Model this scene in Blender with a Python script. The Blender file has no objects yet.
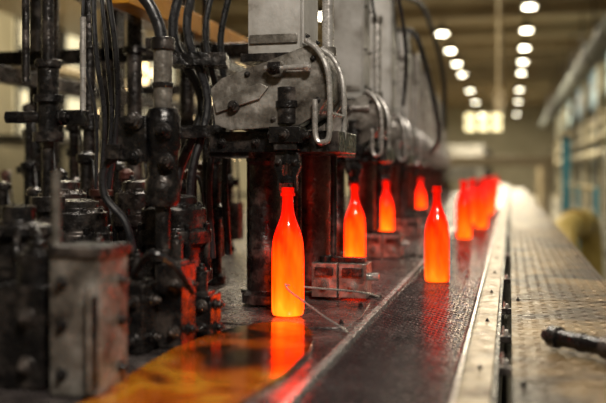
import bpy, math, random
from mathutils import Vector, Matrix
random.seed(7)
scene=bpy.context.scene
YAW=math.radians(13.8); CY=math.cos(YAW); SY=math.sin(YAW)
CAMZ=0.3175
def S(u,v,z):            # survey frame (turned 13.8 deg against the conveyor) -> world
    return Vector((u*CY-v*SY, v*CY+u*SY, z))

# ------------------------------------------------------------ materials
def nt(name):
    m=bpy.data.materials.new(name); m.use_nodes=True
    n=m.node_tree; b=n.nodes['Principled BSDF']; return m,n,b
def grime(name,cols,metal=.6,r1=.25,r2=.6,scale=10,bump=.3,bscale=60,dist=.004,lo=.3,hi=.7,detail=6,distort=0):
    m,n,b=nt(name); L=n.links
    tc=n.nodes.new('ShaderNodeTexCoord')
    no=n.nodes.new('ShaderNodeTexNoise'); no.inputs['Scale'].default_value=scale
    no.inputs['Detail'].default_value=detail; no.inputs['Roughness'].default_value=.65; no.inputs['Distortion'].default_value=distort
    L.new(tc.outputs['Object'],no.inputs['Vector'])
    cr=n.nodes.new('ShaderNodeValToRGB'); e=cr.color_ramp.elements
    k=len(cols)
    while len(e)<k: e.new(.5)
    for i,c in enumerate(cols):
        e[i].position=lo+(hi-lo)*i/(k-1) if k>1 else .5
        e[i].color=(*c,1)
    L.new(no.outputs['Fac'],cr.inputs['Fac']); L.new(cr.outputs['Color'],b.inputs['Base Color'])
    n2=n.nodes.new('ShaderNodeTexNoise'); n2.inputs['Scale'].default_value=bscale
    n2.inputs['Detail'].default_value=4
    L.new(tc.outputs['Object'],n2.inputs['Vector'])
    mr=n.nodes.new('ShaderNodeMapRange'); mr.inputs['From Min'].default_value=.3; mr.inputs['From Max'].default_value=.7
    mr.inputs['To Min'].default_value=r1; mr.inputs['To Max'].default_value=r2
    L.new(n2.outputs['Fac'],mr.inputs['Value']); L.new(mr.outputs['Result'],b.inputs['Roughness'])
    b.inputs['Metallic'].default_value=metal
    bp=n.nodes.new('ShaderNodeBump'); bp.inputs['Strength'].default_value=bump; bp.inputs['Distance'].default_value=dist
    L.new(n2.outputs['Fac'],bp.inputs['Height']); L.new(bp.outputs['Normal'],b.inputs['Normal'])
    return m
def emis(name,c,s):
    m,n,b=nt(name); b.inputs['Base Color'].default_value=(*c,1)
    b.inputs['Emission Color'].default_value=(*c,1); b.inputs['Emission Strength'].default_value=s
    return m
M={}
M['black']=grime('greasy_black_steel',[(.003,.003,.004),(.012,.011,.011),(.08,.066,.058)],.3,.12,.4,22,.9)
M['dark']=grime('dark_cast_iron',[(.004,.004,.005),(.024,.021,.02),(.16,.135,.12)],.45,.14,.46,18,.85)
M['grey']=grime('worn_grey_painted_steel',[(.08,.06,.04),(.33,.315,.29),(.44,.43,.41),(.50,.49,.47)],.15,.3,.5,5,.3,lo=.33,hi=.66)
M['cast']=grime('worn_aluminium_casting',[(.02,.014,.011),(.17,.155,.135),(.46,.44,.41)],.4,.2,.45,16,.6)
M['bright']=grime('polished_steel',[(.35,.33,.31),(.7,.68,.65)],.6,.15,.4,20,.2)
M['rust']=grime('rust_red_steel',[(.014,.007,.006),(.08,.026,.02),(.17,.075,.06)],.35,.2,.5,11,.8)
M['deck']=grime('oily_deck_steel',[(.025,.02,.02),(.11,.094,.092),(.30,.26,.245)],.55,.12,.38,11,.6)
M['stain_glow']=grime('painted_glow_sheet',[(.012,.008,.006),(.06,.02,.007),(.5,.09,.008),(.72,.17,.01),(.9,.38,.025),(.62,.15,.01),(.06,.02,.01)],.5,.07,.2,3.0,.2,bscale=22,lo=.36,hi=.70,detail=3,distort=.45)  # orange and yellow: hot-glass reflection painted into the colour, among dark stains
M['rail']=grime('limescale_stained_rail',[(.09,.055,.025),(.35,.28,.18),(.58,.50,.36)],.15,.25,.55,16,.3)
M['walk']=grime('checker_plate_steel',[(.014,.008,.004),(.06,.036,.015),(.17,.11,.045),(.26,.18,.085)],.35,.25,.55,4.5,.6,lo=.34,hi=.66,distort=.5)
M['yellow']=grime('yellow_painted_beam',[(.35,.14,.01),(.75,.34,.025)],.1,.35,.6,5,.2)
M['beltb']=grime('belt_underlay',[(.012,.010,.011),(.035,.028,.03)],.4,.3,.5,30,.3)
M['beltw']=grime('belt_wire_steel',[(.10,.08,.085),(.34,.28,.28)],.75,.14,.34,9,.2)
M['rubber']=grime('hose_rubber',[(.006,.006,.007),(.025,.025,.028)],0,.2,.45,20,.2)
M['floor']=grime('concrete_floor',[(.16,.14,.10),(.28,.25,.19)],0,.3,.6,1.2,.2)
M['wall']=grime('painted_wall',[(.34,.30,.20),(.5,.45,.33)],0,.6,.8,.6,.1)
M['wallr']=grime('painted_wall_greygreen',[(.07,.08,.075),(.13,.14,.125)],0,.6,.8,.6,.1)
M['ceil']=grime('ceiling_panels',[(.25,.19,.11),(.36,.285,.175)],0,.6,.8,.5,.1)
M['blue']=grime('blue_painted_steel',[(.02,.16,.25),(.04,.30,.42)],.1,.4,.6,3,.1)
M['tan']=grime('tan_lagged_pipe',[(.24,.17,.035),(.42,.31,.08)],.1,.4,.6,6,.2)
M['lamp']=emis('lamp_glow',(1,.91,.68),20)
M['win']=emis('window_daylight',(1,.86,.48),2.6)
M['winl']=emis('window_side_daylight',(.95,.86,.58),.8)
M['winc']=emis('window_cool_daylight',(.55,.75,.8),.3)
M['spark']=emis('indicator_lamp',(1,.72,.35),8)
# hot glass : colour follows the temperature along the bottle height, under a red-tinted clear glass coat
def hot(name,k):
    m,n,b=nt(name); L=n.links
    tc=n.nodes.new('ShaderNodeTexCoord'); sp=n.nodes.new('ShaderNodeSeparateXYZ')
    L.new(tc.outputs['Object'],sp.inputs['Vector'])
    mr=n.nodes.new('ShaderNodeMapRange'); mr.inputs['From Max'].default_value=.28
    L.new(sp.outputs['Z'],mr.inputs['Value'])
    mp=n.nodes.new('ShaderNodeMapping'); mp.inputs['Scale'].default_value=(1,1,.3)
    L.new(tc.outputs['Object'],mp.inputs['Vector'])
    no=n.nodes.new('ShaderNodeTexNoise'); no.inputs['Scale'].default_value=34
    L.new(mp.outputs['Vector'],no.inputs['Vector'])
    ad=n.nodes.new('ShaderNodeMath'); ad.operation='MULTIPLY_ADD'; ad.inputs[1].default_value=.75
    L.new(no.outputs['Fac'],ad.inputs[0]); L.new(mr.outputs['Result'],ad.inputs[2])
    sb=n.nodes.new('ShaderNodeMath'); sb.operation='SUBTRACT'; sb.inputs[1].default_value=.375
    L.new(ad.outputs[0],sb.inputs[0])
    cr=n.nodes.new('ShaderNodeValToRGB'); e=cr.color_ramp.elements
    st=[(0,(1,.33,.02)),(.1,(1,.22,.010)),(.28,(1,.12,.003)),(.5,(.95,.060,.0015)),(.66,(.6,.018,.0006)),(.82,(.28,.005,.0004)),(1,(.13,.002,.0004))]
    while len(e)<len(st): e.new(.5)
    for i,(p,c) in enumerate(st): e[i].position=p; e[i].color=(*c,1)
    L.new(sb.outputs[0],cr.inputs['Fac']); L.new(cr.outputs['Color'],b.inputs['Emission Color'])
    b.inputs['Emission Strength'].default_value=k
    b.inputs['Base Color'].default_value=(.1,.01,.004,1); b.inputs['Roughness'].default_value=.3
    b.inputs['Specular IOR Level'].default_value=.1
    b.inputs['Coat Weight'].default_value=1; b.inputs['Coat Roughness'].default_value=.05; b.inputs['Coat IOR'].default_value=1.5
    b.inputs['Coat Tint'].default_value=(.85,.25,.13,1)
    return m
M['hot']=hot('red_hot_glass',8.0); M['hot2']=hot('cooling_hot_glass',4.6)

# ------------------------------------------------------------ builder
class B:
    def __init__(s,name): s.n=name; s.v=[]; s.f=[]; s.m=[]; s.ms=[]
    def mi(s,k):
        if k not in s.ms: s.ms.append(k)
        return s.ms.index(k)
    def add(s,vs,fs,k):
        o=len(s.v); s.v+= [tuple(v) for v in vs]; i=s.mi(k)
        for f in fs: s.f.append([a+o for a in f]); s.m.append(i)
    def box(s,lo,hi,k,rz=0,ry=0,rx=0):
        c=(Vector(lo)+Vector(hi))/2; h=(Vector(hi)-Vector(lo))/2
        R=Matrix.Rotation(rz,3,'Z')@Matrix.Rotation(ry,3,'Y')@Matrix.Rotation(rx,3,'X')
        vs=[c+R@Vector((x*h.x,y*h.y,z*h.z)) for x in(-1,1) for y in(-1,1) for z in(-1,1)]
        s.add(vs,[(0,1,3,2),(4,6,7,5),(0,4,5,1),(2,3,7,6),(0,2,6,4),(1,5,7,3)],k)
    def cbox(s,c,sz,k,rz=0,ry=0,rx=0):
        c=Vector(c); h=Vector(sz)/2; s.box(c-h,c+h,k,rz,ry,rx)
    def cyl(s,a,b,r,k,r2=None,seg=20):
        a=Vector(a); b=Vector(b); r2=r if r2 is None else r2
        d=(b-a).normalized(); t=Vector((0,0,1)) if abs(d.z)<.9 else Vector((1,0,0))
        x=d.cross(t).normalized(); y=d.cross(x)
        vs=[]
        for p,q in((a,r),(b,r2)):
            for i in range(seg):
                an=2*math.pi*i/seg; vs.append(p+x*q*math.cos(an)+y*q*math.sin(an))
        fs=[(i,(i+1)%seg,seg+(i+1)%seg,seg+i) for i in range(seg)]
        fs.append(tuple(range(seg))[::-1]); fs.append(tuple(range(seg,2*seg)))
        s.add(vs,fs,k)
    def lathe(s,o,pr,k,seg=32):
        o=Vector(o); vs=[]; n=len(pr)
        for r,z in pr:
            for i in range(seg):
                a=2*math.pi*i/seg; vs.append(o+Vector((r*math.cos(a),r*math.sin(a),z)))
        fs=[(j*seg+i,j*seg+(i+1)%seg,(j+1)*seg+(i+1)%seg,(j+1)*seg+i) for j in range(n-1) for i in range(seg)]
        fs.append(tuple(range(seg))[::-1]); fs.append(tuple((n-1)*seg+i for i in range(seg)))
        s.add(vs,fs,k)
    def prism(s,poly,d0,d1,k,fn):
        n=len(poly); vs=[fn(p[0],p[1],d0) for p in poly]+[fn(p[0],p[1],d1) for p in poly]
        fs=[(i,(i+1)%n,n+(i+1)%n,n+i) for i in range(n)]+[tuple(range(n))[::-1],tuple(range(n,2*n))]
        s.add(vs,fs,k)
    def tube(s,pts,r,k,seg=10,sub=6):
        P=[Vector(p) for p in pts]; Q=[]
        E=[P[0]*2-P[1]]+P+[P[-1]*2-P[-2]]
        for i in range(1,len(E)-2):
            for t in range(sub):
                t/=sub; a,b,c,d=E[i-1:i+3]
                Q.append(.5*((2*b)+(c-a)*t+(2*a-5*b+4*c-d)*t*t+(3*b-a-3*c+d)*t**3))
        Q.append(P[-1]); vs=[]; px=None
        for i,q in enumerate(Q):
            d=(Q[min(i+1,len(Q)-1)]-Q[max(i-1,0)]).normalized()
            if px is None:
                t=Vector((0,0,1)) if abs(d.z)<.9 else Vector((1,0,0)); px=d.cross(t).normalized()
            px=(px-d*px.dot(d)).normalized(); py=d.cross(px)
            for j in range(seg):
                a=2*math.pi*j/seg; vs.append(q+px*r*math.cos(a)+py*r*math.sin(a))
        n=len(Q)
        fs=[(i*seg+j,i*seg+(j+1)%seg,(i+1)*seg+(j+1)%seg,(i+1)*seg+j) for i in range(n-1) for j in range(seg)]
        fs+= [tuple(range(seg))[::-1],tuple((n-1)*seg+j for j in range(seg))]
        s.add(vs,fs,k)
    def bolt(s,p,d,r,k='dark'):
        p=Vector(p); d=Vector(d).normalized()
        s.cyl(p,p+d*r*.4,r*1.4,k,seg=14); s.cyl(p+d*r*.4,p+d*r*1.3,r,k,seg=6); s.cyl(p+d*r*1.3,p+d*r*1.9,r*.5,k,seg=10)
    def done(s,bev=.002,loc=(0,0,0),rot=0):
        me=bpy.data.meshes.new(s.n); me.from_pydata(s.v,[],s.f)
        for k in s.ms: me.materials.append(M[k])
        me.polygons.foreach_set('material_index',s.m)
        me.polygons.foreach_set('use_smooth',[True]*len(s.f))
        me.update(); me.set_sharp_from_angle(angle=math.radians(35))
        o=bpy.data.objects.new(s.n,me); scene.collection.objects.link(o); o.location=loc; o.rotation_euler[2]=rot
        if bev:
            b=o.modifiers.new('bevel','BEVEL'); b.width=bev; b.segments=2; b.limit_method='ANGLE'; b.angle_limit=math.radians(45)
        return o
def dup(o,loc,rot=0,mat=None):
    c=o.copy(); scene.collection.objects.link(c); c.location=loc; c.rotation_euler[2]=rot
    return c

# ------------------------------------------------------------ room
FZ=-1.0; CZ=5.0; XL=-9.0; XR=3.0; Y0=-6.0; Y1=60.0
def slab(n,lo,hi,k):
    b=B(n); b.box(lo,hi,k); return b.done(0)
slab('floor',(XL-.2,Y0-.2,FZ-.2),(XR+.2,Y1+.2,FZ),'floor')
slab('ceiling',(XL-.2,Y0-.2,CZ),(XR+.2,Y1+.2,CZ+.2),'ceil')
slab('wall_left',(XL-.2,Y0,FZ),(XL,Y1,CZ),'wall')
slab('wall_right',(XR,Y0,FZ),(XR+.2,Y1,CZ),'wallr')
slab('wall_back',(XL,Y1,FZ),(XR,Y1+.2,CZ),'wall')
slab('wall_front',(XL,Y0-.2,FZ),(XR,Y0,CZ),'wall')
b=B('trim_1')
for y in range(4,58,6): b.box((XR-.28,y,FZ),(XR,y+.5,CZ-.36),'wall')
b.box((XR-.1,Y0,2.1),(XR,Y1,2.3),'rail')
b.done(.01)
w=B('window_1')
for y in range(5,57,6):
    w.box((XR-.03,y+.9,2.7),(XR-.005,y+4.8,4.2),'winc')
    for t in (0,1.3,2.6,3.9): w.box((XR-.06,y+.87+t,2.65),(XR-.02,y+.95+t,4.25),'dark')
    w.box((XR-.06,y+.87,3.4),(XR-.02,y+4.85,3.47),'dark')
w.done(0)
w=B('window_2')
for x in(-3.0,-2.1,-1.2): 
    for z in(3.3,3.98): w.box((x,Y1-.05,z),(x+.62,Y1-.01,z+.45),'win')
    w.box((x-.06,Y1-.1,3.2),(x-.02,Y1-.04,4.5),'wall')
w.done(0)
w=B('window_3')
for y in (9,14,19,24,30,36):
    w.box((XL+.005,y,.9),(XL+.03,y+2.6,3.2),'winl')
    for t in (0,.85,1.7,2.55): w.box((XL+.02,y+t,.85),(XL+.08,y+t+.1,3.25),'dark')
    for z in(1.3,1.9,2.6): w.box((XL+.02,y,z),(XL+.08,y+2.6,z+.1),'dark')
w.done(0)
d=B('door_1'); d.box((XR-.06,24.6,FZ),(XR-.01,27,1.5),'blue'); d.box((XR-.1,24.52,FZ),(XR-.01,24.6,1.6),'dark'); d.box((XR-.1,27,FZ),(XR-.01,27.1,1.6),'dark'); d.box((XR-.1,24.52,1.5),(XR-.01,27.1,1.6),'dark'); d.done(0)
b=B('ceiling_beams')
for i in range(18): b.box((XL,.1+3.4*i,CZ-.35),(XR,.3+3.4*i,CZ),'ceil')
b.done(0)
b=B('high_bay_lamps')
for k,X in enumerate((.45,-1.85,-4.6)):
    for i in (6,7,8,9,10,12,14,17)[(k==1):]:
        y=.2+3.4*i; zz=CZ-.75
        b.lathe((X,y,zz),[(.2,0),(.19,.06),(.12,.2),(.08,.26)],'dark',18)
        b.cyl((X,y,zz-.02),(X,y,zz-.004),.14,'lamp',seg=18)
        b.cyl((X,y,zz+.2),(X,y,CZ-.353),.02,'dark',seg=8)
b.done(0)
b=B('lehr_gantry')
for y,z0 in((24,.5),(30,.6)):
    b.box((-3.4,y,z0),(1.2,y+.3,z0+.28),'rail')
    for x in(-3.4,-2.2,.9): b.box((x,y+.02,FZ),(x+.2,y+.25,z0),'rail')
b.box((-3.2,24.3,.1),(-.9,30,.45),'grey'); 
b.box((-3.2,30.3,.1),(-.9,45,1.3),'grey')
for y in range(31,45,2): b.box((-.93,y,.1),(-.86,y+.2,1.35),'dark')
for x in(-3.1,-1.1):
    for y in(26,29,34,40,44): b.box((x,y,FZ),(x+.15,y+.15,.1),'dark')
b.done(.01)
b=B('overhead_conduit'); b.cyl((-.16,13.7,1.6),(-.16,13.7,CZ-.353),.035,'rail'); b.box((-.24,13.6,1.3),(-.08,13.8,1.6),'rail'); b.done(.005)
b=B('pipe_run')
for z,r in((1.4,.09),(1.75,.06),(.9,.12)): b.cyl((XR-.45,3,z),(XR-.45,56,z),r,'wall')
for y in range(5,56,4): b.box((XR-.6,y,FZ),(XR-.54,y+.06,1.9),'dark')
b.done(0)
b=B('air_duct'); b.cyl((1.9,8,3.1),(1.9,50,3.1),.24,'wallr',seg=28)
for i in range(3,15): 
    y=.2+3.4*i; b.cyl((1.9,y-.04,3.1),(1.9,y+.04,3.1),.27,'dark',seg=28); b.cyl((1.9,y,3.34),(1.9,y,CZ-.353),.02,'dark',seg=8)
b.done(0)
b=B('steel_cabinet')
b.box((1.5,12,FZ),(2.3,14.5,.75),'wallr'); b.box((1.47,12.1,FZ+.1),(1.5,13.2,.65),'blue'); b.box((1.47,13.3,FZ+.1),(1.5,14.4,.65),'grey'); b.done(.01)
b=B('guard_railing')
for y in range(11,17,3): b.cyl((1.05,y,FZ),(1.05,y,.15),.03,'blue')
for z in(-.4,.12): b.cyl((1.05,11,z),(1.05,16,z),.025,'tan')
b.done(0)
b=B('support_post'); b.box((1.62,9.0,FZ),(1.78,9.16,1.1),'blue'); b.box((1.55,8.9,FZ),(1.85,9.26,FZ+.03),'blue'); b.box((1.55,8.9,1.1),(1.85,9.26,1.14),'dark'); b.done(.005)
b=B('support_post'); b.box((.98,17,FZ),(1.14,17.16,1.0),'blue'); b.box((.92,16.9,FZ),(1.2,17.26,FZ+.03),'blue'); b.box((.92,16.9,1.0),(1.2,17.26,1.04),'dark'); b.done(.005)

# ------------------------------------------------------------ conveyor
YC0,YC1=-.6,24
b=B('conveyor_belt'); b.box((-.29,YC0,-.03),(-.08,YC1,-.008),'beltb')
y=.75; pitch=.0125; row=0; N=22
while y<8:
    vs=[];fs=[]
    for j in range(N+1):
        x=-.286+.202*j/N; yy=y+(pitch*.40 if (j+row)%2 else -pitch*.40)
        z=-.0045+(0.0022 if (j+row)%2 else 0)
        vs+=[(x,yy-.0021,z-.002),(x,yy-.0021,z+.001),(x,yy+.0021,z+.001),(x,yy+.0021,z-.002)]
    for j in range(N):
        o=4*j
        fs+=[(o+1,o+5,o+6,o+2),(o,o+4,o+5,o+1),(o+2,o+6,o+7,o+3)]
    b.add(vs,fs,'beltw'); y+=pitch; row+=1
b.box((-.287,8,-.008),(-.083,YC1,-.002),'beltw')
b.done(0)
b=B('conveyor_frame')
b.box((-.078,YC0,-.16),(-.066,YC1,.004),'rail')
b.box((-.066,YC0,-.012),(-.026,YC1,.006),'rail')
b.box((-.078,YC0,.004),(-.072,YC1,.012),'bright')
b.box((-.026,YC0,-.16),(-.018,YC1,-.002),'dark')
b.box((-.305,YC0,-.16),(-.292,YC1,.003),'bright')
b.box((-.31,YC0,-.25),(-.02,YC1,-.17),'dark')
yy=.9
while yy<20:
    b.bolt((-.046,yy+.03,.006),(0,0,1),.0035,'dark'); yy+=.44
for y in range(0,24,3):
    for x in(-.3,-.06): b.box((x,y+.4,FZ),(x+.05,y+.46,-.25),'dark')
b.done(.0015)
b=B('guide_clips')
for y in(1.36,1.62,1.95,2.5,3.2,4.2,5.5):
    b.box((-.018,y,-.001),(.003,y+.014,.012),'dark'); b.cyl((-.006,y+.02,-.001),(-.006,y+.02,.02),.004,'bright')
    b.cyl((-.012,y,.008),(-.012,y+.12,.008),.003,'dark',seg=8)
b.done(.001)
b=B('checker_plate_walkway')
segs=[(-.5,1.33),(1.338,2.2),(2.208,3.4),(3.408,5.2),(5.208,8),(8.01,12),(12.01,18)]
for a,c in segs: b.box((.004,a,-.02),(.27,c,-.003),'walk')
b.box((.262,-.5,-.14),(.274,18,.0),'walk'); b.box((.004,-.5,-.14),(.012,18,-.02),'dark')
y=.9;r=0
while y<5:
    n=9
    for j in range(n):
        x=.022+.0285*j; a=.785 if (j+r)%2 else -.785
        c=Vector((x,y,-.003)); dx=Vector((math.cos(a),math.sin(a),0))*.010; dy=Vector((-math.sin(a),math.cos(a),0))*.0028
        b.add([c+dx,c+dy,c-dx,c-dy,c+dx*.6+Vector((0,0,.0011)),c+dy*.5+Vector((0,0,.0011)),c-dx*.6+Vector((0,0,.0011)),c-dy*.5+Vector((0,0,.0011))],
              [(0,1,5,4),(1,2,6,5),(2,3,7,6),(3,0,4,7),(4,5,6,7)],'walk')
    y+=.0285; r+=1
for a,c in segs[:5]:
    for x in(.02,.25): b.bolt((x,c-.02,-.003),(0,0,1),.004,'dark')
for y in range(0,18,3):
    for x in(.02,.2): b.box((x,y+.2,FZ),(x+.05,y+.26,-.02),'dark')
b.done(0)
b=B('pipe_fitting')
p=Vector((.080,1.585,.0215)); q=Vector((.165,1.50,.0215)); d=(q-p)
b.cyl(p,q,.015,'black'); b.cyl(p-d*.08,p+d*.08,.020,'black'); b.cyl(p+d*.9,p+d*1.25,.0195,'dark'); b.cyl(p+d*.45,p+d*.55,.017,'dark')
b.cyl(p-d*.22,p-d*.08,.011,'dark',seg=6)
b.done(.001)
b=B('lagged_pipe')
b.tube([(.39,6.4,-.99),(.39,6.45,-.4),(.39,6.6,-.20),(.42,6.9,-.13),(.52,7.4,-.11),(.68,8.1,-.13),(.74,8.4,-.25),(.76,8.5,-.5),(.76,8.5,-.99)],.105,'tan',18)
b.cyl((.39,6.45,-.46),(.39,6.46,-.40),.13,'tan'); b.cyl((.51,7.35,-.11),(.535,7.46,-.11),.13,'tan')
b.done(0)
b=B('lower_platform'); b.box((.5,1.5,-.5),(1.3,3.7,-.44),'walk')
for x in(.55,1.2):
    for y in(1.6,3.5): b.box((x,y,FZ),(x+.05,y+.05,-.5),'dark')
b.cyl((.65,1.6,-.36),(.65,3.6,-.36),.06,'dark'); b.box((.8,2.2,-.44),(1.2,3.0,-.1),'dark'); b.done(.003)

# ------------------------------------------------------------ machine bed
b=B('machine_bed')
b.box((-2.3,.2,-.05),(-.31,14,-.003),'deck')
b.box((-2.25,.3,-.95),(-.36,13.9,-.05),'dark')
b.box((-2.25,.3,-1.0),(-.36,13.9,-.95),'black')
for i in range(11):
    yy=2.25+1.07*i-.1
    b.box((-.70,yy,-.003),(-.32,yy+.012,.004),'dark')
    for x in(-.36,-.6): b.bolt((x,yy+.06,-.002),(0,0,1),.007)
b.done(.002)
b=B('dead_plate')
b.prism([(-.64,1.70),(-.42,1.68),(-.325,1.70),(-.318,1.85),(-.33,2.03),(-.64,2.06)],-.0028,.0,'deck',lambda x,y,z:Vector((x,y,z)))
for x,y in((-.345,1.74),(-.345,1.98),(-.62,1.75)): b.bolt((x,y,0),(0,0,1),.005)
b.done(.001)
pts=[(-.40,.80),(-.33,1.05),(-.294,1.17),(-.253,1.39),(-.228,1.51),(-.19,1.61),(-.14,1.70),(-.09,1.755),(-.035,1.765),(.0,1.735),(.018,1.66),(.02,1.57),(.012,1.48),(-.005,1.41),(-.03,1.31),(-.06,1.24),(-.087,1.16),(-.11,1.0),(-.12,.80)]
b=B('painted_glow_sheet')  # sheet whose colour carries the painted orange glow of the bottles
b.prism(pts,-.002,.006,'stain_glow',lambda u,v,z:S(u,v,z)); b.done(.001)

# ------------------------------------------------------------ bottles
prof=[(.012,.006),(.026,.0),(.0325,.0),(.0350,.004),(.0362,.014),(.0362,.06),(.0361,.105),(.0359,.128),(.0350,.146),(.0332,.162),(.0303,.176),(.0262,.189),(.0218,.201),(.0176,.212),(.0147,.223),(.0130,.234),(.0122,.246),(.0120,.2585),(.0122,.2600),(.0162,.2612),(.0162,.267),(.0140,.2685),(.0140,.278),(.0125,.28),(.0100,.28),(.0095,.262)]
def bottle(loc,k):
    b=B('glass_bottle'); b.lathe((0,0,0),prof,k,56); return b.done(0,loc)
h1=bottle((-.475,1.794,.006),'hot')
h2=bottle((-.208,2.497,0),'hot2')
dup(h1,(-.519,2.864,.0)); dup(h1,(-.590,4.12,.0),1.5); dup(h1,(-.625,6.1,0),3)
for x,y in((-.215,4.17),(-.255,4.75),(-.16,5.0),(-.24,5.4),(-.18,5.8),(-.25,6.3),(-.16,6.7),(-.22,7.2),(-.15,7.7),(-.19,8.3),(-.24,8.9),(-.17,9.5),(-.2,10.3),(-.21,11.4),(-.19,13)):
    dup(h2,(x,y,0),x*20)

# ------------------------------------------------------------ take-out mechanisms
def takeout():
    b=B('take_out_mechanism')
    b.box((-.095,.01,.575),(.025,.19,1.16),'grey')
    b.box((-.10,.005,1.16),(.03,.195,1.18),'cast')
    b.box((.025,.03,.60),(.029,.17,1.12),'grey')
    for z in(.62,.75,.9,1.05): b.bolt((.029,.05,z),(1,0,0),.005); b.bolt((.029,.155,z),(1,0,0),.005)
    b.box((-.09,.004,.60),(.02,.01,.62),'cast')
    b.box((-.11,.0,.56),(.04,.2,.578),'dark')
    poly=[(-.176,.50),(-.15,.523),(-.03,.5625),(.045,.59),(.07,.588),(.095,.545),(.095,.479),(.07,.44),(.026,.415),(-.13,.407),(-.165,.42)]
    b.prism(poly,-.012,.0,'cast',lambda x,z,y:Vector((x,y,z)))
    poly2=[(x*.93-.003,(z-.49)*.9+.49) for x,z in poly]
    b.prism(poly2,.0,.15,'cast',lambda x,z,y:Vector((x,y,z)))
    b.prism(poly,.15,.162,'cast',lambda x,z,y:Vector((x,y,z)))
    b.cyl((-.12,-.02,.46),(-.12,.0,.46),.014,'dark'); b.bolt((-.12,-.02,.46),(0,-1,0),.009)
    b.prism([(-.16,.445),(-.06,.475),(-.04,.50),(-.06,.51),(-.165,.47)],-.02,-.012,'cast',lambda x,z,y:Vector((x,y,z)))
    for x,z in((.06,.56),(.07,.47),(-.09,.53),(-.03,.43)): b.bolt((x,-.012,z),(0,-1,0),.005)
    b.cyl((-.045,-.03,.540),(.06,-.03,.540),.006,'bright'); b.cyl((-.035,-.03,.54),(-.008,-.03,.54),.014,'dark'); b.cyl((.045,-.03,.54),(.056,-.03,.54),.011,'bright',seg=6)
    b.cyl((-.02,-.035,.54),(-.02,.0,.54),.02,'cast'); b.bolt((-.02,-.036,.54),(0,-1,0),.009)
    for dx,dy in((0,0),(.006,.13)):
        b.tube([(.045+dx,-.022+dy,.60),(.075+dx,-.026+dy,.575),(.098+dx,-.03+dy,.52),(.1+dx,-.03+dy,.40),(.088+dx,-.03+dy,.378),(.07+dx,-.03+dy,.39),(.068+dx,-.03+dy,.47)],.0062,'bright')
    b.cyl((.1,-.03,.44),(.106,.10,.44),.004,'bright')
    b.box((-.19,.02,.358),(.11,.24,.405),'black'); b.box((-.2,.03,.347),(-.1,.2,.36),'dark'); 
    for x in(-.16,-.08,.07): b.bolt((x,.02,.38),(0,-1,0),.008)
    b.cyl((.055,.165,.60),(.055,.165,.86),.014,'bright'); b.cyl((.055,.165,.86),(.055,.165,.885),.02,'cast'); b.cyl((.055,.165,.59),(.055,.165,.61),.02,'cast'); b.cyl((.055,.165,.40),(.055,.165,.6),.007,'bright')
    b.tube([(.055,.145,.87),(.055,.07,.90),(.05,.03,1.0),(.035,.01,1.16)],.005,'rubber')
    b.cyl((0,0,.42),(0,0,.50),.024,'dark'); b.cyl((0,0,.455),(0,0,.47),.028,'black')
    b.cbox((0,0,.395),(.07,.06,.035),'black'); b.cbox((0,0,.372),(.052,.05,.02),'dark')
    b.cyl((-.045,0,.395),(.045,0,.395),.009,'dark'); b.bolt((.036,0,.395),(1,0,0),.009); b.bolt((0,-.03,.395),(0,-1,0),.009)
    b.cyl((0,0,.33),(0,0,.365),.013,'black')
    for s in(-1,1):
        b.prism([(s*.006,.36),(s*.026,.355),(s*.029,.325),(s*.021,.305),(s*.022,.272),(s*.0168,.272),(s*.0168,.288),(s*.012,.30),(s*.01,.33)],-.010,.010,'black',lambda x,z,y:Vector((x,y,z)))
        b.bolt((s*.018,-.01,.335),(0,-1,0),.0055,'dark')
    b.lathe((0,0,0),[(.012,.288),(.017,.289),(.018,.298),(.012,.306)],'black',20)
    b.tube([(.02,.02,.40),(.04,.07,.43),(.02,.13,.50),(-.0,.2,.62),(-.01,.22,.9)],.006,'rubber')
    b.lathe((-.10,.16,0),[(.055,.0),(.055,.02),(.04,.03),(.038,.1),(.042,.11),(.042,.13),(.038,.14),(.037,.33),(.045,.34),(.045,.36)],'dark',24)
    b.lathe((-.045,.42,0),[(.055,0),(.055,.03),(.05,.05),(.05,.28),(.055,.30),(.055,.36)],'rust',24)
    b.box((-.2,.33,.0),(-.12,.45,.36),'rust')
    b.cyl((-.055,.3,0),(-.055,.3,.36),.012,'dark'); b.cyl((.035,.33,0.1),(.035,.33,.36),.008,'dark')
    b.box((-.2,.3,.355),(.06,.5,.41),'black')
    for x0,x1 in((-.01,.055),(.06,.13)):
        b.box((x0,.27,0.0),(x1,.35,.085),'cast'); b.box((x0+.01,.262,.055),(x1-.01,.27,.075),'dark'); b.bolt(((x0+x1)/2,.27,.03),(0,-1,0),.009,'cast')
    b.cyl((.02,.31,.085),(.02,.31,.10),.018,'dark'); b.box((.0,.30,.085),(.12,.33,.097),'dark')
    b.cyl((.13,.31,.05),(.155,.31,.05),.01,'bright')
    return b.done(.0018)
t0=takeout(); t0.location=(-.475,1.794,.006)
for i in range(1,10): dup(t0,(-.475-.047*i,1.794+1.07*i,0))

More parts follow.
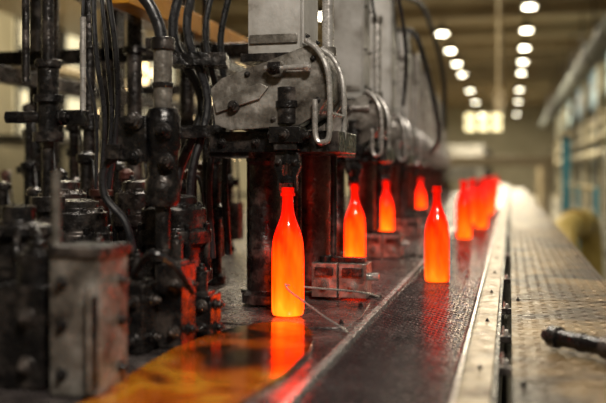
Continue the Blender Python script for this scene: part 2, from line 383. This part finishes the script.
# ------------------------------------------------------------ top frame
b=B('machine_top_frame')
b.box((-1.12,2.2,.80),(-1.05,14,.87),'yellow'); b.box((-1.09,2.4,.70),(-1.02,14,.735),'black'); b.box((-.95,2.3,.63),(-.92,14,.655),'dark')
b.box((-1.5,1.4,.93),(-1.42,14,1.03),'grey'); b.box((-1.9,1.8,.66),(-1.84,14,.72),'dark')
for i in range(9):
    y=2.9+1.3*i; b.box((-1.95,y,.735),(-.80-.04*i,y+.05,.79),'black'); b.box((-1.5,y+.0,-.003),(-1.43,y+.07,.93),'dark')
b.done(.003)
b=B('hydraulic_hose')
b.tube([(-.52,4.0,1.0),(-.42,3.9,.95),(-.36,4.0,.72),(-.34,4.2,.5),(-.4,4.4,.42)],.012,'rubber'); b.tube([(-.62,5.2,1.4),(-.5,5.1,1.3),(-.40,5.2,.95),(-.40,5.4,.6)],.014,'rubber')
b.tube([(-.56,3.1,1.2),(-.43,3.15,1.05),(-.395,3.3,.8),(-.43,3.5,.6)],.008,'rubber')
b.done(0)
b=B('hydraulic_hose')
for du,dv,r in((0,0,.011),(.04,.05,.008),(-.05,.1,.013),(.07,.15,.009)):
    b.tube([S(-.27+du,2.1+dv,1.2),S(-.25+du,2.1+dv,.9),S(-.29+du,2.1+dv,.68),S(-.24+du*.5,2.12+dv,.5),S(-.28+du,2.1+dv,.3),S(-.27+du,2.1+dv,.1)],r,'rubber')
for z in(.42,.60,.85): b.cbox(S(-.26,2.12,z),(.14,.09,.03),'black',rz=YAW)
b.done(0)

# ------------------------------------------------------------ blank-side machine, left foreground
b=B('guide_post')
P=lambda u,z,v=1.7:S(u,v,z)
b.cyl(P(-.515,0),P(-.515,1.1),.0115,'dark'); b.cyl(P(-.515,.395),P(-.515,.54),.021,'black'); b.cyl(P(-.515,.38),P(-.515,.40),.03,'black'); b.cyl(P(-.515,.46),P(-.515,.475),.029,'dark'); b.cyl(P(-.515,.53),P(-.515,.545),.026,'black')
b.cyl(P(-.515,.0),P(-.515,.24),.024,'black'); b.cyl(P(-.515,.24),P(-.515,.27),.034,'dark')
b.cyl(P(-.60,.43),P(-.50,.43),.012,'black'); b.bolt(P(-.49,.43),(1,0,0),.011); b.cyl(P(-.455,.43,1.74),P(-.455,.64,1.74),.006,'bright'); b.cbox(P(-.49,.43,1.72),(.1,.03,.03),'black')
b.cyl(P(-.56,.5),P(-.56,1.1),.008,'dark')
b.done(.001)
b=B('air_supply_pipe')
b.tube([P(-.36,.80),P(-.338,.70),P(-.309,.655),P(-.29,.61),P(-.284,.57)],.0125,'rubber',14)
b.cyl(P(-.283,.445),P(-.283,.585),.019,'cast'); b.cyl(P(-.283,.565),P(-.283,.59),.024,'dark'); b.cyl(P(-.283,.49),P(-.283,.50),.022,'dark')
b.lathe(P(-.283,0),[(.03,.25),(.036,.262),(.036,.30),(.031,.31),(.031,.36),(.036,.37),(.036,.43),(.028,.448)],'black',28)
b.cyl(P(-.283,0),P(-.283,.255),.016,'dark'); b.cyl(P(-.283,.14),P(-.283,.165),.026,'black')
b.cbox(P(-.335,.385),(.06,.05,.09),'black'); b.cbox(P(-.372,.36),(.03,.06,.03),'dark')
for z in(.35,.42): b.bolt(P(-.335,z,1.67),(0.24,-1,0),.013,'black')
b.bolt(P(-.27,.34,1.662),(.24,-1,0),.012,'dark'); b.bolt(P(-.275,.40,1.662),(.24,-1,0),.012,'dark')
b.tube([P(-.36,.36),P(-.40,.33),P(-.40,.27),P(-.36,.22),P(-.34,.15)],.008,'rubber')
b.done(.0015)
b=B('mould_cylinder')
def mc(u,v,R,H):
    o=S(u,v,0); k=H/.26
    b.lathe(o,[(R,.0),(R,.02*k),(R*.86,.03*k),(R*.86,.07*k),(R,.08*k),(R,.10*k),(R*.8,.11*k),(R*.8,.15*k),(R*.98,.16*k),(R*.98,.185*k),(R*.84,.19*k),(R*.84,.23*k),(R*.6,.24*k),(R*.6,.255*k),(R*.35,.26*k)],'dark',36)
    for a in range(8):
        an=a*math.pi/4; b.cyl(o+Vector((math.cos(an)*R*.9,math.sin(an)*R*.9,.10*k)),o+Vector((math.cos(an)*R*.9,math.sin(an)*R*.9,.2*k)),R*.09,'black',seg=10)
        b.bolt(o+Vector((math.cos(an)*R*.7,math.sin(an)*R*.7,.23*k)),(0,0,1),R*.09,'dark')
mc(-.285,1.86,.085,.27); mc(-.50,1.86,.08,.26)
b.done(.0015)
b=B('mould_cylinder'); mc(-.42,2.15,.07,.3); mc(-.6,2.1,.07,.3); b.done(.0015)
b=B('valve_block')
for (u,v,w,dp,h) in((-.30,1.52,.06,.08,.12),(-.235,1.56,.05,.07,.15),(-.365,1.5,.05,.09,.15),(-.20,1.66,.06,.06,.08)):
    c=S(u,v,h/2); b.cbox(c,(w,dp,h),'black'); b.cbox(c+Vector((0,0,h/2)),(w*.7,dp*.7,.012),'dark')
    b.cyl(c+Vector((0,0,h/2)),c+Vector((0,0,h/2+.04)),.012,'dark'); b.bolt(c+Vector((0,0,h/2+.04)),(0,0,1),.01)
    for z in(-.3,.25): b.bolt(c+Vector((w*.2,-dp/2,h*z)),(0,-1,0),.009,'dark'); b.bolt(c+Vector((w/2,0,h*z)),(1,0,0),.009,'dark')
b.tube([S(-.30,1.50,.14),S(-.26,1.45,.18),S(-.22,1.47,.15),S(-.2,1.53,.10)],.006,'rubber')
b.done(.002)
b=B('actuator_housing')
c=S(-.314,1.24,.1); b.cbox(c,(.078,.09,.2),'cast'); b.cbox(c+Vector((0,0,.105)),(.088,.1,.014),'dark')
b.cbox(c+Vector((.03,-.05,-.02)),(.014,.02,.13),'black'); b.cyl(c+Vector((.03,-.055,-.09)),c+Vector((.03,-.055,.06)),.006,'cast')
for z in(-.07,.0,.06): b.bolt(c+Vector((-.02,-.045,z)),(0,-1,0),.007,'dark'); b.bolt(c+Vector((.039,.02,z)),(1,0,0),.007,'dark')
b.cyl(c+Vector((-.055,0,.0)),c+Vector((-.055,0,.22)),.007,'cast'); b.cyl(c+Vector((-.055,0,-.1)),c+Vector((-.055,0,.02)),.012,'black')
c=S(-.41,1.3,.075); b.cbox(c,(.09,.12,.15),'black'); b.cyl(c+Vector((0,0,.07)),c+Vector((0,0,.12)),.03,'dark'); b.bolt(c+Vector((0,0,.12)),(0,0,1),.014)
for z in(-.04,.03): b.bolt(c+Vector((.02,-.06,z)),(0,-1,0),.01,'dark')
b.done(.003)
b=B('ribbed_coupling')
o=S(-.50,1.48,0)
b.lathe(o,[(.06,0),(.06,.08),(.075,.09),(.075,.11),(.05,.12),(.045,.2),(.06,.21),(.06,.225),(.03,.235),(.03,.26)],'black',32)
for a in range(12):
    an=a*math.pi/6; dr=Vector((math.cos(an),math.sin(an),0))
    b.tube([o+dr*.074+Vector((0,0,.1)),o+dr*.088+Vector((0,0,.15)),o+dr*.078+Vector((0,0,.2)),o+dr*.055+Vector((0,0,.222))],.007,'dark',8,4)
b.done(.001)
b=B('hanging_cables')
for du,r in((0,.006),(.016,.005),(.03,.007),(-.02,.004)):
    b.tube([S(-.47+du,1.95,1.15),S(-.485+du,1.95,.8),S(-.475+du*1.5,1.93,.6),S(-.46+du,1.95,.45),S(-.47+du*.6,1.96,.28)],r,'rubber')
b.done(0)
def linkage(name,pts,seed):
    random.seed(seed); b=B(name)
    for (u,v,h) in pts:
        o=S(u,v,0); r=random.uniform(.014,.028); k=random.choice(['black','dark','black','rust'])
        b.lathe(o,[(r*1.6,0),(r*1.6,.02),(r,.03),(r,h*.5),(r*1.4,h*.52),(r*1.4,h*.6),(r*.8,h*.62),(r*.8,h*.93),(r*1.3,h*.94),(r*1.3,h),(r*.5,h+.01)],k,20)
        if random.random()<.7:
            a=random.uniform(-.3,.3); b.cbox(o+Vector((0,-.01,h*.56)),(.09,.03,.03),'black',rz=a); b.bolt(o+Vector((.02,-.03,h*.56)),(0,-1,0),.009)
        if random.random()<.6:
            b.cbox(o+Vector((.03,0,h*.25)),(.045,.06,h*.3),'dark'); b.bolt(o+Vector((.03,-.03,h*.3)),(0,-1,0),.01)
        b.tube([o+Vector((0,0,h*.9)),o+Vector((.03,-.02,h*.95)),o+Vector((.05,-.03,h*.6)),o+Vector((.045,0,h*.3))],.004,'rubber',8,4)
    return b.done(.001)
linkage('linkage_rods',[(-.75+.062*i,2.35+.04*(i%3),.27+.05*((i*7)%3)) for i in range(9)],3)
linkage('linkage_rods',[(-1.0+.075*i,2.8+.05*(i%2),.28+.07*((i*5)%4)) for i in range(10)],5)
linkage('linkage_rods',[(-1.2+.09*i,3.4,.32+.09*((i*3)%4)) for i in range(11)],8)
b=B('back_columns')
for u,v,r in((-.66,2.6,.02),(-.54,2.7,.025),(-.4,2.9,.025),(-.9,3.0,.03),(-.3,2.6,.012),(-1.1,3.5,.04)):
    b.cyl(S(u,v,0),S(u,v,1.5),r,'dark'); b.cyl(S(u,v,.45),S(u,v,.5),r*1.6,'black'); b.cyl(S(u,v,.7),S(u,v,.72),r*1.5,'black')
b.done(.001)
b=B('string_of_indicator_lamps')
random.seed(5)
for i in range(60):
    p=Vector((-4.8+random.uniform(-.5,.6),9+random.uniform(0,7),random.uniform(.6,2.6)))
    b.lathe(p,[(.01,-.03),(.028,-.015),(.03,.01),(.012,.03)],'spark',10); b.cyl(p+Vector((0,0,.03)),p+Vector((0,0,.08)),.012,'dark',seg=8)
b.tube([(-5.2,9,2.65),(-5,11,2.7),(-4.7,13,2.6),(-4.4,16,2.7)],.02,'dark'); b.done(0)
b=B('storage_rack')
for y in(9,12,15,18): 
    for x in(-7,-5.6): b.box((x,y,FZ),(x+.1,y+.1,3),'dark')
for z in(-.2,.7,1.6,2.6): b.box((-7,9,z),(-5.5,18.1,z+.08),'rail' if z>1 else 'dark')
b.done(.005)

b=B('steel_hook_rod')
b.tube([S(-.034,1.812,.076),S(-.02,1.835,.072),S(.03,1.88,.060),S(.09,1.95,.046),S(.15,2.03,.028),S(.19,2.09,.010)],.0024,'bright',8)
b.done(0)
b=B('steel_hook_rod')
b.tube([S(-.038,1.80,.080),S(-.03,1.79,.068),S(.0,1.76,.05),S(.04,1.71,.028),S(.075,1.67,.012),S(.088,1.655,.004)],.002,'bright',8)
b.done(0)

# ------------------------------------------------------------ lights
def area(name,loc,tgt,sx,sy,p,c):
    l=bpy.data.lights.new(name,'AREA'); l.shape='RECTANGLE'; l.size=sx; l.size_y=sy; l.energy=p; l.color=c
    o=bpy.data.objects.new(name,l); scene.collection.objects.link(o); o.location=loc
    o.rotation_euler=(Vector(tgt)-Vector(loc)).to_track_quat('-Z','Y').to_euler(); return o
area('key_light',(.6,-.4,2.2),(-.7,2.2,.3),.6,.3,90,(1,.91,.79))  # unseen key light, added to bring out highlights on the left machinery
area('added_top_light',(-1.3,3.4,2.6),(-.8,2.2,0),.4,1.2,85,(1,.91,.79))  # second unseen light, added above the machines as main lighting
area('line_light',(.2,7,3.6),(-.3,7,0),.5,5,160,(1,.89,.70))
area('hall_light',(-4,11,4.5),(-4.5,11,0),4,5,850,(1,.88,.62))
area('hall_light',(-.5,28,4.2),(-.5,28,0),3,8,1200,(1,.88,.64))
area('hall_light',(-.5,46,4.2),(-.5,46,0),3,8,1900,(1,.88,.64))
wd=bpy.data.worlds.new('world'); scene.world=wd; wd.use_nodes=True
wd.node_tree.nodes['Background'].inputs[0].default_value=(.7,.65,.6,1); wd.node_tree.nodes['Background'].inputs[1].default_value=.1

# ------------------------------------------------------------ camera
cd=bpy.data.cameras.new('camera'); co=bpy.data.objects.new('camera',cd); scene.collection.objects.link(co)
cd.sensor_width=36; cd.lens=50.0; cd.clip_start=.02; cd.clip_end=200
co.location=(0,0,CAMZ); co.rotation_euler=(math.radians(90),0,YAW)
cd.shift_y=-(201.5-173)/606
cd.dof.use_dof=True; cd.dof.focus_distance=1.95; cd.dof.aperture_fstop=1.9
scene.camera=co
scene.view_settings.view_transform='Standard'
